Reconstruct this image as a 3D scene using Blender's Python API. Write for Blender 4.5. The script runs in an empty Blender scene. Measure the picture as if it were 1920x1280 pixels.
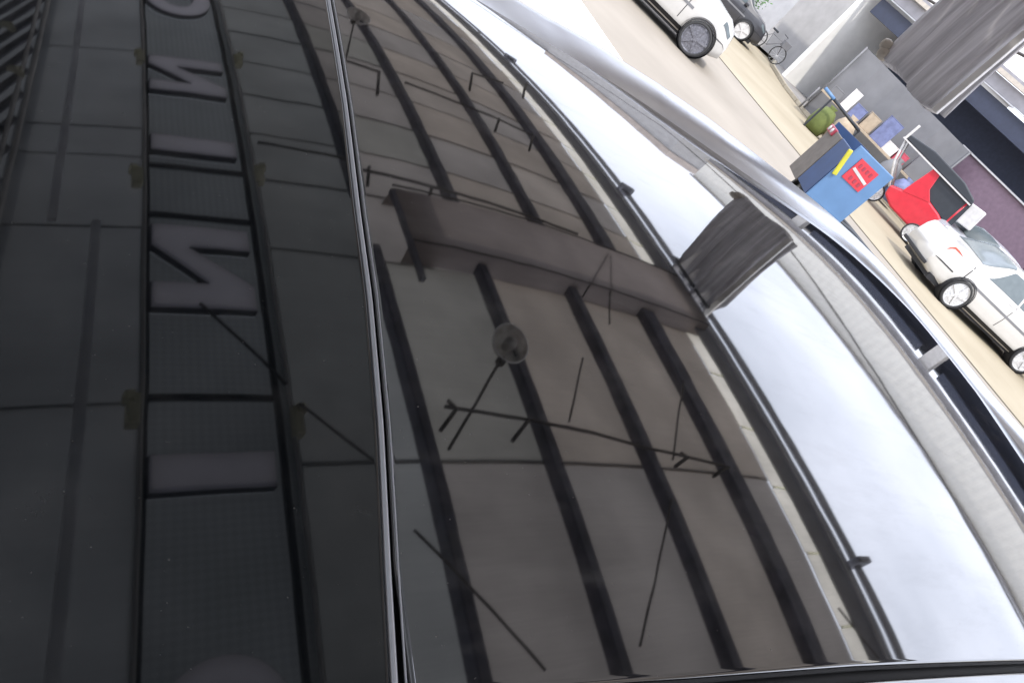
import bpy, math, random
from mathutils import Vector, Matrix
from mathutils.geometry import tessellate_polygon
random.seed(7)
R = math.radians
scene = bpy.context.scene
COL = scene.collection
HC = 1.75                                   # camera height above the road

# ------------------------------------------------------------------ camera
TH, PI_, RO = R(40.5), R(29.1), R(45.6)     # heading from the kerb normal, pitch, roll
zz = Vector((0, 0, 1))
fh = Vector((math.cos(TH), math.sin(TH), 0)); r0 = Vector((math.sin(TH), -math.cos(TH), 0))
FW = fh*math.cos(PI_) - zz*math.sin(PI_); u0 = fh*math.sin(PI_) + zz*math.cos(PI_)
RC = r0*math.cos(RO) + u0*math.sin(RO); UC = -r0*math.sin(RO) + u0*math.cos(RO)
cd = bpy.data.cameras.new('camera'); cam = bpy.data.objects.new('camera', cd); COL.objects.link(cam)
M = Matrix((RC, UC, -FW)).transposed().to_4x4(); M.translation = (0, 0, HC); cam.matrix_world = M
cd.sensor_width = 36; cd.lens = 1450/1920*36; cd.clip_start = .01; cd.clip_end = 3000
scene.camera = cam

# ------------------------------------------------------------------ sky, sun, exposure
SUN_EL, SUN_AZ = R(60), math.atan2(-.9, -.42)   # direction the light comes from
w = bpy.data.worlds.new('World'); scene.world = w; w.use_nodes = True
nt = w.node_tree; nt.nodes.clear()
out = nt.nodes.new('ShaderNodeOutputWorld'); bg = nt.nodes.new('ShaderNodeBackground')
sky = nt.nodes.new('ShaderNodeTexSky'); sky.sky_type = 'NISHITA'; sky.sun_disc = False
sky.sun_elevation = SUN_EL; sky.sun_rotation = math.pi/2 - SUN_AZ
sky.dust_density = 3.0; sky.air_density = 1.2; sky.ozone_density = 1.0; sky.altitude = 50
tc = nt.nodes.new('ShaderNodeTexCoord'); mp = nt.nodes.new('ShaderNodeMapping'); mp.inputs['Scale'].default_value = (1.5, 1.5, 4)
nz = nt.nodes.new('ShaderNodeTexNoise'); nz.inputs['Scale'].default_value = 2.2; nz.inputs['Detail'].default_value = 5; nz.inputs['Roughness'].default_value = .5
rp = nt.nodes.new('ShaderNodeValToRGB'); rp.color_ramp.elements[0].position = .25; rp.color_ramp.elements[0].color = (.66, .66, .66, 1); rp.color_ramp.elements[1].position = .56
mx = nt.nodes.new('ShaderNodeMix'); mx.data_type = 'RGBA'
nt.links.new(tc.outputs['Generated'], mp.inputs['Vector']); nt.links.new(mp.outputs['Vector'], nz.inputs['Vector'])
nt.links.new(nz.outputs['Fac'], rp.inputs['Fac']); nt.links.new(rp.outputs['Color'], mx.inputs['Factor'])
nt.links.new(sky.outputs['Color'], mx.inputs['A']); mx.inputs['B'].default_value = (15.6, 16.5, 19.2, 1)
nt.links.new(mx.outputs['Result'], bg.inputs['Color']); bg.inputs['Strength'].default_value = .15
nt.links.new(bg.outputs['Background'], out.inputs['Surface'])
sl = bpy.data.lights.new('sun', 'SUN'); sl.energy = 2.8; sl.angle = R(1.0); sl.color = (1, .95, .87)
sun = bpy.data.objects.new('sun', sl); COL.objects.link(sun)
sd = Vector((math.cos(SUN_AZ)*math.cos(SUN_EL), math.sin(SUN_AZ)*math.cos(SUN_EL), math.sin(SUN_EL)))
sun.rotation_euler = sd.to_track_quat('Z', 'Y').to_euler()
vs = scene.view_settings; vs.view_transform = 'Standard'; vs.look = 'None'; vs.exposure = .25; vs.gamma = 1
scene.render.engine = 'CYCLES'
scene.cycles.max_bounces = 10; scene.cycles.transmission_bounces = 6

# ------------------------------------------------------------------ materials
def mat(name, col, rough=.6, metal=0, ior=1.5, var=.12, scale=8, col2=None, bump=0, trans=0, spec=.5, coat=0, detail=4, stretch=None, streak=0, mesh=0):
    m = bpy.data.materials.new(name); m.use_nodes = True; n = m.node_tree; b = n.nodes['Principled BSDF']
    b.inputs['Roughness'].default_value = rough; b.inputs['Metallic'].default_value = metal; b.inputs['IOR'].default_value = ior
    b.inputs['Specular IOR Level'].default_value = spec; b.inputs['Coat Weight'].default_value = coat
    t = n.nodes.new('ShaderNodeTexCoord'); no = n.nodes.new('ShaderNodeTexNoise')
    no.inputs['Scale'].default_value = scale; no.inputs['Detail'].default_value = detail
    if stretch:
        k = n.nodes.new('ShaderNodeMapping'); k.inputs['Scale'].default_value = stretch
        n.links.new(t.outputs['Object'], k.inputs['Vector']); n.links.new(k.outputs['Vector'], no.inputs['Vector'])
    else: n.links.new(t.outputs['Object'], no.inputs['Vector'])
    r = n.nodes.new('ShaderNodeValToRGB'); r.color_ramp.elements[0].position = .3; r.color_ramp.elements[1].position = .7
    c2 = col2 or tuple(min(1, c*(1+var)) for c in col); c1 = col if col2 else tuple(c*(1-var) for c in col)
    r.color_ramp.elements[0].color = (*c1, 1); r.color_ramp.elements[1].color = (*c2, 1)
    n.links.new(no.outputs['Fac'], r.inputs['Fac']); colo = r.outputs['Color']
    if streak:                                   # fine dirty lines across the sheet plus broad stains
        for sc_, st_, am in ((3.2, (1, 1, 1), streak), (9, (.6, 22, 1), streak*.6)):
            k2 = n.nodes.new('ShaderNodeMapping'); k2.inputs['Scale'].default_value = st_; n2 = n.nodes.new('ShaderNodeTexNoise'); n2.inputs['Scale'].default_value = sc_; n2.inputs['Detail'].default_value = 6
            n.links.new(t.outputs['Object'], k2.inputs['Vector']); n.links.new(k2.outputs['Vector'], n2.inputs['Vector'])
            m2 = n.nodes.new('ShaderNodeMapRange'); m2.inputs[1].default_value = .35; m2.inputs[2].default_value = .65; m2.inputs[3].default_value = 1-am; m2.inputs[4].default_value = 1
            x2 = n.nodes.new('ShaderNodeMix'); x2.data_type = 'RGBA'; x2.blend_type = 'MULTIPLY'; x2.inputs['Factor'].default_value = 1
            n.links.new(n2.outputs['Fac'], m2.inputs[0]); n.links.new(colo, x2.inputs['A']); n.links.new(m2.outputs[0], x2.inputs['B']); colo = x2.outputs['Result']
    if mesh:
        k2 = n.nodes.new('ShaderNodeMapping'); k2.inputs['Rotation'].default_value = (0, 0, R(45)); k2.inputs['Location'].default_value = (.3, .1, .013)
        ch = n.nodes.new('ShaderNodeTexChecker'); ch.inputs['Scale'].default_value = mesh; ch.inputs['Color1'].default_value = (.84, .84, .84, 1); ch.inputs['Color2'].default_value = (1, 1, 1, 1)
        x2 = n.nodes.new('ShaderNodeMix'); x2.data_type = 'RGBA'; x2.blend_type = 'MULTIPLY'; x2.inputs['Factor'].default_value = 1
        n.links.new(t.outputs['Object'], k2.inputs['Vector']); n.links.new(k2.outputs['Vector'], ch.inputs['Vector']); n.links.new(colo, x2.inputs['A']); n.links.new(ch.outputs['Color'], x2.inputs['B']); colo = x2.outputs['Result']
    n.links.new(colo, b.inputs['Base Color'])
    if bump:
        bp = n.nodes.new('ShaderNodeBump'); bp.inputs['Strength'].default_value = bump; bp.inputs['Distance'].default_value = .02
        n.links.new(no.outputs['Fac'], bp.inputs['Height']); n.links.new(bp.outputs['Normal'], b.inputs['Normal'])
    if trans:                                    # thin sheet that lets diffuse light through
        tr = n.nodes.new('ShaderNodeBsdfTranslucent'); ms = n.nodes.new('ShaderNodeMixShader'); ms.inputs['Fac'].default_value = trans
        n.links.new(colo, tr.inputs['Color'])
        o = n.nodes['Material Output']; n.links.new(b.outputs['BSDF'], ms.inputs[1]); n.links.new(tr.outputs['BSDF'], ms.inputs[2]); n.links.new(ms.outputs['Shader'], o.inputs['Surface'])
    return m

def gloss(name, base, ior, dust, dscale, rough=.03, streak=False):
    """polished black panel with a faint film of dust"""
    m = bpy.data.materials.new(name); m.use_nodes = True; n = m.node_tree; b = n.nodes['Principled BSDF']
    b.inputs['Base Color'].default_value = (*base, 1); b.inputs['Roughness'].default_value = rough; b.inputs['IOR'].default_value = ior
    t = n.nodes.new('ShaderNodeTexCoord')
    k = n.nodes.new('ShaderNodeMapping'); k.inputs['Scale'].default_value = (1, 5, 1) if streak else (1, 1, 1); k.inputs['Rotation'].default_value = (0, 0, R(48) if streak else 0)
    n.links.new(t.outputs['Object'], k.inputs['Vector'])
    a = n.nodes.new('ShaderNodeTexNoise'); a.inputs['Scale'].default_value = dscale; a.inputs['Detail'].default_value = 8; a.inputs['Roughness'].default_value = .7
    n.links.new(k.outputs['Vector'], a.inputs['Vector'])
    s = n.nodes.new('ShaderNodeTexNoise'); s.inputs['Scale'].default_value = 420; s.inputs['Detail'].default_value = 2
    n.links.new(t.outputs['Object'], s.inputs['Vector'])
    r1 = n.nodes.new('ShaderNodeValToRGB'); r1.color_ramp.elements[0].position = .5; r1.color_ramp.elements[1].position = .85
    r2 = n.nodes.new('ShaderNodeValToRGB'); r2.color_ramp.elements[0].position = .74; r2.color_ramp.elements[1].position = .8
    n.links.new(a.outputs['Fac'], r1.inputs['Fac']); n.links.new(s.outputs['Fac'], r2.inputs['Fac'])
    ad = n.nodes.new('ShaderNodeMath'); ad.operation = 'MULTIPLY_ADD'; ad.inputs[1].default_value = 3.2
    n.links.new(r2.outputs['Color'], ad.inputs[0]); n.links.new(r1.outputs['Color'], ad.inputs[2])
    mu = n.nodes.new('ShaderNodeMath'); mu.operation = 'MULTIPLY'; mu.inputs[1].default_value = dust; n.links.new(ad.outputs[0], mu.inputs[0])
    rn = n.nodes.new('ShaderNodeTexNoise'); rn.inputs['Scale'].default_value = 22; rn.inputs['Detail'].default_value = 1; n.links.new(t.outputs['Object'], rn.inputs['Vector'])
    bp = n.nodes.new('ShaderNodeBump'); bp.inputs['Strength'].default_value = 1; bp.inputs['Distance'].default_value = .000028; n.links.new(rn.outputs['Fac'], bp.inputs['Height']); n.links.new(bp.outputs['Normal'], b.inputs['Normal'])
    d = n.nodes.new('ShaderNodeBsdfDiffuse'); d.inputs['Color'].default_value = (.42, .39, .36, 1)
    ms = n.nodes.new('ShaderNodeMixShader'); n.links.new(mu.outputs[0], ms.inputs['Fac'])
    o = n.nodes['Material Output']; n.links.new(b.outputs['BSDF'], ms.inputs[1]); n.links.new(d.outputs['BSDF'], ms.inputs[2]); n.links.new(ms.outputs['Shader'], o.inputs['Surface'])
    return m

MT = dict(
    roof_glass=gloss('tinted roof glass', (.006, .006, .007), 2.35, .14, 7, streak=True),
    roof_paint=gloss('black car paint', (.004, .005, .006), 1.55, .08, 9),
    rim_paint=mat('satin aluminium rim', (.68, .71, .77), .3, metal=1, var=.02, scale=30), trim=mat('bright trim', (.5, .5, .52), .4, metal=1, var=0),
    rubber=mat('black rubber', (.012, .012, .014), .7),
    sheet=mat('grey awning sheet', (.36, .327, .30), .75, var=.08, scale=1.6, trans=.36, streak=.16),
    sheet_b=mat('greener awning sheet', (.335, .32, .285), .75, var=.08, scale=1.6, trans=.36, streak=.16),
    sheet_g=mat('green grey awning sheet', (.335, .34, .328), .75, var=.08, scale=1.6, trans=.36, streak=.16),
    sheet_c=mat('brownish awning sheet', (.42, .363, .31), .75, var=.08, scale=1.6, trans=.36, streak=.18),
    sheet_d=mat('warm awning sheet', (.43, .377, .328), .75, var=.08, scale=1.6, trans=.36, streak=.18),
    board=mat('grey soffit sheet', (.41, .422, .428), .75, var=.08, scale=1.6, trans=.32, streak=.16),
    sign=mat('dark sign mesh', (.325, .345, .35), .7, var=.10, scale=3, trans=.34, streak=.1, mesh=62),
    letter=mat('mauve letter face', (.54, .52, .565), .5, var=.05, scale=5, trans=.36, streak=.08),
    letter_side=mat('dark letter edge', (.02, .02, .025), .6),
    steel=mat('dark steel', (.11, .11, .145), .6, var=.35, scale=14),
    batten=mat('grey batten', (.88, .88, .92), .7, trans=.85), seam=mat('grey joint', (.40, .39, .40), .7, trans=.5),
    rail=mat('grey metal rail', (.93, .94, .96), .5),
    silver=mat('silver pipe', (.93, .93, .94), .5),
    pvc=mat('pinkish plastic sheet', (.30, .258, .24), .7, var=.1, scale=3, trans=.45, streak=.2),
    cream_sheet=mat('cream skylight sheet', (.76, .71, .61), .6, var=.10, scale=7, trans=.80, streak=.15),
    gutter=mat('dark grey gutter', (.15, .15, .175), .5, var=.2, scale=10),
    gutter_l=mat('light grey trim', (.5, .5, .5), .5),
    wire=mat('dark cable', (.05, .042, .038), .6),
    clip=mat('yellowed plastic', (.95, .92, .78), .5, trans=.8),
    lampglass=mat('smoky lamp glass', (.86, .82, .79), .2, var=.25, scale=26, trans=.75),
    tarp=mat('grey tarpaulin', (.47, .455, .46), .55, col2=(.80, .78, .785), scale=3, stretch=(14, 14, .8), detail=3, trans=.45),
    tarp_edge=mat('white tarpaulin hem', (.82, .8, .77), .6),
    wall_near=mat('shop wall', (.42, .40, .38), .8, scale=3),
    wood=mat('brown timber', (.16, .10, .06), .6, var=.3, scale=9),
    cream=mat('cream corrugated wall', (.76, .745, .70), .7, var=.05, scale=3),
    pinkwall=mat('blue grey plaster', (.42, .415, .42), .8, var=.1, scale=2),
    pinkband=mat('pinkish band', (.46, .40, .36), .8, var=.15, scale=1.5),
    beige=mat('beige beam', (.45, .40, .335), .7),
    eave=mat('grey eave sheet', (.26, .25, .26), .7, var=.15, scale=3),
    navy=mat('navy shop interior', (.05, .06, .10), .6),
    navy2=mat('dark blue shutter', (.025, .032, .06), .5),
    purple=mat('faded mauve sign board', (.17, .11, .14), .6),
    white=mat('white paint', (.47, .455, .44), .5),
    carwhite=mat('white car paint', (.50, .485, .455), .25, var=.02, coat=.6),
    carsilver=mat('silver car paint', (.55, .55, .58), .3, metal=.4, coat=.5),
    carblack=mat('black vehicle paint', (.03, .03, .035), .35, coat=.4),
    carglass=mat('car window', (.05, .065, .07), .08, var=.1),
    paleglass=mat('greyish window', (.10, .12, .125), .12, var=.1),
    tyre=mat('tyre', (.03, .03, .03), .8),
    hub=mat('silver wheel', (.55, .55, .55), .35, metal=.4, var=.3, scale=30),
    hubdark=mat('grey wheel', (.17, .17, .19), .4, metal=.4, var=.35, scale=30),
    red=mat('red bodywork', (.50, .02, .035), .3, coat=.4, var=.08),
    redlamp=mat('orange red lamp', (.40, .06, .025), .25),
    maroon=mat('maroon lamp cluster', (.28, .03, .05), .4),
    blue=mat('lit blue panel', (.085, .175, .32), .45, var=.08, scale=4),  # cart blue in its sunlit front tone; the shaded copy follows
    blue_shaded=mat('shaded blue panel', (.012, .04, .115), .5, var=.15, scale=4),  # same cart blue, darkened: shade of the turned-away faces put into the colour
    taupe=mat('taupe canvas', (.12, .105, .09), .8, var=.15, scale=9),
    yellow=mat('yellow plastic', (.45, .42, .03), .4),
    black=mat('black vinyl', (.018, .022, .028), .5),
    green=mat('leaf green', (.07, .16, .04), .6, var=.5, scale=12),
    pot=mat('grey pot', (.3, .29, .27), .8),
    crate_g=mat('grey crate', (.15, .15, .155), .6, var=.12, scale=2), crate_b=mat('slate blue crate', (.13, .15, .27), .6, var=.2),
    crate_w=mat('off white carton', (.66, .63, .6), .7), crate_r=mat('dull red tub', (.42, .06, .09), .5),
    crate_k=mat('kraft carton', (.36, .29, .21), .8), olive=mat('olive sack', (.10, .125, .03), .8),
    road=mat('pink concrete', (.212, .184, .148), .85, col2=(.266, .233, .190), scale=.55, bump=.15, detail=8),
    road2=mat('sandy concrete', (.25, .21, .142), .85, col2=(.31, .266, .19), scale=.5, bump=.15, detail=8),
    apron=mat('pale concrete', (.30, .285, .265), .85, col2=(.36, .345, .32), scale=1.1, bump=.1, detail=8),
    pave=mat('grey paving', (.20, .19, .178), .85, col2=(.26, .245, .23), scale=2.5, bump=.15, detail=8),
    kerb=mat('kerb stone', (.32, .28, .21), .85, scale=5), joint=mat('dirty joint', (.13, .11, .075), .9),
)

# ------------------------------------------------------------------ mesh helpers
class MB:
    def __init__(s): s.v = []; s.f = []; s.m = []
    def add(s, v, f, m=0):
        o = len(s.v); s.v += [tuple(p) for p in v]; s.f += [tuple(o+i for i in q) for q in f]; s.m += [m]*len(f); return s
    def box(s, c, d, rot=None, m=0, taper=1):
        a, b, h = (k/2 for k in d)
        P = [Vector((x*a*(taper if z > 0 else 1), y*b*(taper if z > 0 else 1), z*h)) for z in (-1, 1) for x, y in ((-1, -1), (1, -1), (1, 1), (-1, 1))]
        if rot is not None: P = [rot @ p for p in P]
        return s.add([p+Vector(c) for p in P], [(3, 2, 1, 0), (4, 5, 6, 7), (0, 1, 5, 4), (1, 2, 6, 5), (2, 3, 7, 6), (3, 0, 4, 7)], m)
    def tube(s, pts, r, n=8, m=0, cap=True):
        pts = [Vector(p) for p in pts]; rs = r if isinstance(r, (list, tuple)) else [r]*len(pts); V = []
        for i, p in enumerate(pts):
            t = (pts[min(i+1, len(pts)-1)]-pts[max(i-1, 0)]).normalized()
            a = t.orthogonal().normalized() if i == 0 else (a - t*a.dot(t)).normalized()
            b = t.cross(a)
            V += [p+(a*math.cos(2*math.pi*k/n)+b*math.sin(2*math.pi*k/n))*rs[i] for k in range(n)]
        F = [(i*n+k, i*n+(k+1) % n, (i+1)*n+(k+1) % n, (i+1)*n+k) for i in range(len(pts)-1) for k in range(n)]
        if cap: F += [tuple(range(n-1, -1, -1)), tuple((len(pts)-1)*n+k for k in range(n))]
        return s.add(V, F, m)
    def lathe(s, prof, o, ax, n=24, m=0):
        ax = Vector(ax).normalized(); a = ax.orthogonal().normalized(); b = ax.cross(a); o = Vector(o)
        V = [o+ax*h+(a*math.cos(2*math.pi*k/n)+b*math.sin(2*math.pi*k/n))*r for r, h in prof for k in range(n)]
        return s.add(V, [(i*n+k, i*n+(k+1) % n, (i+1)*n+(k+1) % n, (i+1)*n+k) for i in range(len(prof)-1) for k in range(n)], m)
    def prism(s, pts, y0, y1, ex, ey, ez, o, m=0):
        """polygon in the (ex, ez) plane, thick along ey"""
        o = Vector(o); ex, ey, ez = Vector(ex), Vector(ey), Vector(ez); n = len(pts)
        V = [o+ex*x+ez*z+ey*y for y in (y0, y1) for x, z in pts]
        return s.add(V, [tuple(range(n)), tuple(range(2*n-1, n-1, -1))]+[(i, i+n, (i+1) % n+n, (i+1) % n) for i in range(n)], m)
    def build(s, name, mats, parent=None, smooth=False, bevel=0):
        me = bpy.data.meshes.new(name); me.from_pydata(s.v, [], s.f)
        for k in (mats if isinstance(mats, (list, tuple)) else [mats]): me.materials.append(MT[k])
        me.polygons.foreach_set('material_index', s.m); me.polygons.foreach_set('use_smooth', [smooth]*len(s.f)); me.update()
        o = bpy.data.objects.new(name, me); COL.objects.link(o); o.parent = parent
        if bevel:
            b = o.modifiers.new('bevel', 'BEVEL'); b.width = bevel; b.segments = 2; b.limit_method = 'ANGLE'
        return o
def tag(o, label, cat, group=None):
    o['label'] = label; o['category'] = cat
    if group: o['group'] = group
    return o
def thing(name, label, cat, loc=(0, 0, 0), rz=0, group=None):
    o = bpy.data.objects.new(name, None); COL.objects.link(o); o.location = loc; o.rotation_euler = (0, 0, rz); o.empty_display_size = .2
    return tag(o, label, cat, group)
def struct(o): o['kind'] = 'structure'; return o

# ------------------------------------------------------------------ ground
g = MB().add([(-400, -400, -.012), (6.95, -400, -.012), (6.95, 400, -.012), (-400, 400, -.012)], [(0, 1, 2, 3)])
struct(g.build('near_pavement', 'apron'))
g = MB().add([(6.95, -400, -.008), (14.5, -400, -.008), (14.5, 400, -.008), (6.95, 400, -.008)], [(0, 1, 2, 3)]); road = struct(g.build('road', 'road'))
g = MB().add([(14.5, -400, -.004), (900, -400, -.004), (900, 900, -.004), (14.5, 900, -.004)], [(0, 1, 2, 3)]); struct(g.build('far_road', 'road2'))
g = MB().box((14.5, 0, -.001), (.09, 160, .006)); g.build('road_joint', 'joint', road)
edge = [(60, 55), (34, 31), (29.9, 26.6), (24.3, 21.5), (22.4, 18.7), (21.6, 16.4), (22.6, 12.5), (23.0, 8), (23.0, -60)]
n = len(edge); back = [(120, -60), (120, 120)]
pts = edge+back
pv = MB().add([(x, y, z) for z in (-.05, .11) for x, y in pts], [tuple(range(len(pts), 2*len(pts)))]+[(i, i+1, i+1+len(pts), i+len(pts)) for i in range(n-1)])
far_pave = struct(pv.build('far_pavement', 'pave'))
for i in range(n-1):
    a, b = Vector((*edge[i], 0)), Vector((*edge[i+1], 0)); L = (b-a).length; q = max(1, int(L/1.0)) if L < 12 else 0
    for k in range(q):
        p0 = a.lerp(b, (k+.012)/q); p1 = a.lerp(b, (k+.988)/q); dv = (p1-p0)
        MB().box(((p0+p1)/2)+Vector((0, 0, .062)), (dv.length, .16, .124), Matrix.Rotation(math.atan2(dv.y, dv.x), 3, 'Z')).build('kerb_stone', 'kerb', far_pave, bevel=.012)

# ------------------------------------------------------------------ black car whose roof fills the picture
CO = [0.03851, 0.00088, -0.05424, 0.05894, -0.05834, 0.03442, -0.10387, -0.01803, 0.05514, -0.02123, 0.12642, -0.02976, 0.01649, -0.08553, -0.00319, -0.04422, 0.02252, 0.00454]
EX = [(i, k-i) for k in range(1, 5) for i in range(k, -1, -1)]+[(5, 0), (4, 1), (3, 2), (6, 0)]
def roofz(x, y):
    """crown of the roof: a smooth polynomial dome, continued gently past its panel"""
    xc = min(max(x, 0), 2.0); yc = min(max(y, 0), 1.02); u, v = xc-.45, yc-.3
    z = -.24; zx = zy = 0
    for c, (i, j) in zip(CO, EX):
        z += c*u**i*v**j
        if i: zx += c*i*u**(i-1)*v**j
        if j: zy += c*j*u**i*v**(j-1)
    dx, dy = x-xc, y-yc
    return HC+z+zx*dx+zy*dy-.35*dx*dx-.06*dy*dy
def resample(P, n, par=None):
    P = [Vector((*p, 0)) for p in P]; L = [0]
    for a, b in zip(P, P[1:]): L.append(L[-1]+(b-a).length)
    o = []; k = 0
    for i in range(n+1):
        s = L[-1]*(par[i] if par else i/n)
        while k < len(P)-2 and L[k+1] < s: k += 1
        o.append(P[k].lerp(P[k+1], (s-L[k])/(L[k+1]-L[k])))
    return o
def spline(P, n=14):
    P = [Vector((*p, 0)) for p in P]; Q = [P[0]*2-P[1]]+P+[P[-1]*2-P[-2]]; o = []
    for i in range(1, len(Q)-2):
        a, b, c, d = Q[i-1:i+3]
        for k in range(n):
            t = k/n; o.append(.5*((2*b)+(c-a)*t+(2*a-5*b+4*c-d)*t*t+(3*b-a-3*c+d)*t**3))
    o.append(P[-1]); return [(p.x, p.y) for p in o]
def panel(name, matn, bot, rgt, top, lft, nx, ny, parent, fil=(.0045,)*4):
    """crowned sheet between four edge curves, its edges rolled down into the gaps (fil: bottom, right, top, left)"""
    def pars(n_, ln): return [0, .0008/ln, .0025/ln, .006/ln]+[.012/ln+(1-.024/ln)*k/n_ for k in range(n_+1)]+[1-.006/ln, 1-.0025/ln, 1-.0008/ln, 1]
    ps, pq = pars(nx, .3 if nx < 60 else 1.6), pars(ny, 1.0); nx, ny = len(ps)-1, len(pq)-1
    B, T, L, Rr = resample(bot, nx, ps), resample(top, nx, ps), resample(lft, ny, pq), resample(rgt, ny, pq)
    V = []; idx = {}
    for j in range(ny+1):
        for i in range(nx+1):
            s, t = ps[i], pq[j]
            p = B[i]*(1-t)+T[i]*t+L[j]*(1-s)+Rr[j]*s-(B[0]*(1-s)*(1-t)+B[nx]*s*(1-t)+T[0]*(1-s)*t+T[nx]*s*t)
            idx[i, j] = len(V); V.append((p.x, p.y, roofz(p.x, p.y)))
    F = [(idx[i, j], idx[i+1, j], idx[i+1, j+1], idx[i, j+1]) for j in range(ny) for i in range(nx)]
    ring = [(idx[i, 0], 0) for i in range(nx)]+[(idx[nx, j], 1) for j in range(ny)]+[(idx[nx-i, ny], 2) for i in range(nx)]+[(idx[0, ny-j], 3) for j in range(ny)]
    m = len(ring); cur = [a for a, _ in ring]
    P0 = [Vector(V[a]) for a, _ in ring]; N = []
    for k in range(m):
        d = P0[(k+1) % m]-P0[k-1]; N.append(Vector((d.y, -d.x, 0)).normalized())
    for ang in (12, 26, 42, 60, 78, 90, 91):
        nxt = []
        for k in range(m):
            r = fil[ring[k][1]]; a = R(min(ang, 90)); p = P0[k]+N[k]*r*math.sin(a)-zz*(r*(1-math.cos(a))+(.018 if ang > 90 else 0))
            nxt.append(len(V)); V.append(tuple(p))
        F += [(cur[k], nxt[k], nxt[(k+1) % m], cur[(k+1) % m]) for k in range(m)]; cur = nxt
    b = MB(); b.add(V, F); return b.build(name, matn, parent, smooth=True)

car0 = thing('parked_car', 'glossy black car whose wide curved roof fills the foreground under the awning', 'car', (0, 0, 0))
seamR = [(.184, .0), (.1985, .083), (.2072, .13), (.2222, .205), (.238, .297), (.249, .377), (.2695, .511), (.296, .705), (.325, .985)]
seamL = [(x-.0105, y) for x, y in seamR]
side = spline([(1.90, .02), (1.895, .2), (1.882, .40), (1.868, .55), (1.856, .68), (1.842, .76), (1.80, .850), (1.735, .905)])
top = spline([(.325, .985), (.60, .972), (.90, .984), (1.03, .977), (1.19, .962), (1.40, .95), (1.60, .94), (1.68, .926), (1.735, .905)])
botm = [(.2015, .0795), (.241, .077), (.368, .070), (.558, .061), (.916, .040), (1.3, .018), (1.90, .0)]
lf = [p for p in seamR if p[1] > .09]; lf = [(.2015, .0795)]+lf
side[0] = (1.90, .0)
panel('roof_glass', 'roof_glass', botm, side, top, lf, 150, 110, car0, (.004, .004, .004, .003))
bl = [(x, y-.016) for x, y in botm]; bl[0] = (.199, .063)
panel('rear_roof', 'roof_glass', [(.10, -1.25), (1.9, -1.25)], [(1.9, -1.25), (1.90, -.016)], bl, [(.10, -1.25), (.14, -.6), (.199, .063)], 110, 40, car0, (.01, .004, .004, .003))
panel('side_roof', 'roof_paint', [(-.10, -1.25), (.088, -1.25)], [(.088, -1.25), (.12, -.6), (.171, 0)]+seamL[1:], [(-.10, .99), (.3125, .985)], [(-.10, -1.25), (-.10, .99)], 44, 190, car0, (.01, .004, .004, .03))
def gap(name, P, wd, dz, matn):
    b = MB(); Q = resample(P, 90); V = []
    for k, p in enumerate(Q):
        d = Q[min(k+1, 90)]-Q[max(k-1, 0)]; nn = Vector((-d.y, d.x, 0)).normalized()
        for s, h in ((-1, -.012), (-.5, 0), (.5, 0), (1, -.012)):
            q = p+nn*wd*s; V.append((q.x, q.y, roofz(q.x, q.y)-dz+h))
    b.add(V, [(4*k+i, 4*k+i+1, 4*k+i+5, 4*k+i+4) for k in range(90) for i in range(3)]); return b.build(name, matn, car0, smooth=True)
gap('roof_seal', [((a+c)/2, y) for (a, y), (c, _) in zip(seamL, seamR)], .012, .007, 'rubber')
gap('roof_seal', [(x, y-.008) for x, y in botm], .014, .0045, 'rubber')
def trim(P, off, r, dz):
    MB().tube([(p.x+off, p.y, roofz(p.x+off, p.y)+dz) for p in resample(P, 90)], r, 8).build('roof_trim', 'trim', car0, smooth=True)
trim(seamL, .0040, .0019, -.0012); trim(seamR, -.0012, .0006, -.0006)
MB().tube([(p.x, p.y-.0045, roofz(p.x, p.y)-.0016) for p in resample(botm, 90)], .0013, 8).build('roof_trim', 'rubber', car0, smooth=True)
# raised rim round the far side of the roof, beyond a narrow ditch
out_ = top[:-1]+side[::-1]
Q = resample(out_, 160); V = []; prof = [0, .02, .05, .09, .14, .2, .28, .38, .5, .62, .74, .86, 1, 1.15, 1.3, 1.5]
def rimh(ph):
    K = [(-10, .015), (10, .018), (13, .014), (17, .006), (23, .006), (26, .011), (30, .014), (35, .018), (39, .020), (43.7, .016), (48, .009), (52, .001), (58, -.004), (75, -.004)]
    for (a, ha), (b, hb) in zip(K, K[1:]):
        if ph <= b: return ha+(hb-ha)*max(0, (ph-a)/(b-a))
    return -.004
for k, p in enumerate(Q):
    d = Q[min(k+1, 160)]-Q[max(k-1, 0)]; nn = Vector((-d.y, d.x, 0)).normalized()
    h = rimh(math.degrees(math.atan2(p.y, p.x))); z0 = roofz(p.x, p.y)
    for u in prof:
        q = p+nn*(.0095+.10*u); z = z0-.003+(h+.003)*(1-(1-u)**4) if u <= 1 else z0+h-.45*(u-1)**2*.35-.004*(u-1)
        V.append((q.x, q.y, z))
    q = p+nn*(.0095+.17); V.append((q.x, q.y, z0-.12))
m = len(prof)+1
rim = MB().add(V, [(k*m+i, k*m+i+1, (k+1)*m+i+1, (k+1)*m+i) for k in range(160) for i in range(m-1)]); rim.build('roof_rim', 'rim_paint', car0, smooth=True)
b = MB(); V = []
for k, p in enumerate(Q):
    d = Q[min(k+1, 160)]-Q[max(k-1, 0)]; nn = Vector((-d.y, d.x, 0)).normalized()
    for o_, h in ((-.012, -.02), (.002, -.011), (.012, -.011), (.03, -.02)):
        q = p+nn*o_; V.append((q.x, q.y, roofz(q.x, q.y)+h))
b.add(V, [(4*k+i, 4*k+i+1, 4*k+i+5, 4*k+i+4) for k in range(160) for i in range(3)]); b.build('roof_ditch', 'rubber', car0)
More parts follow.
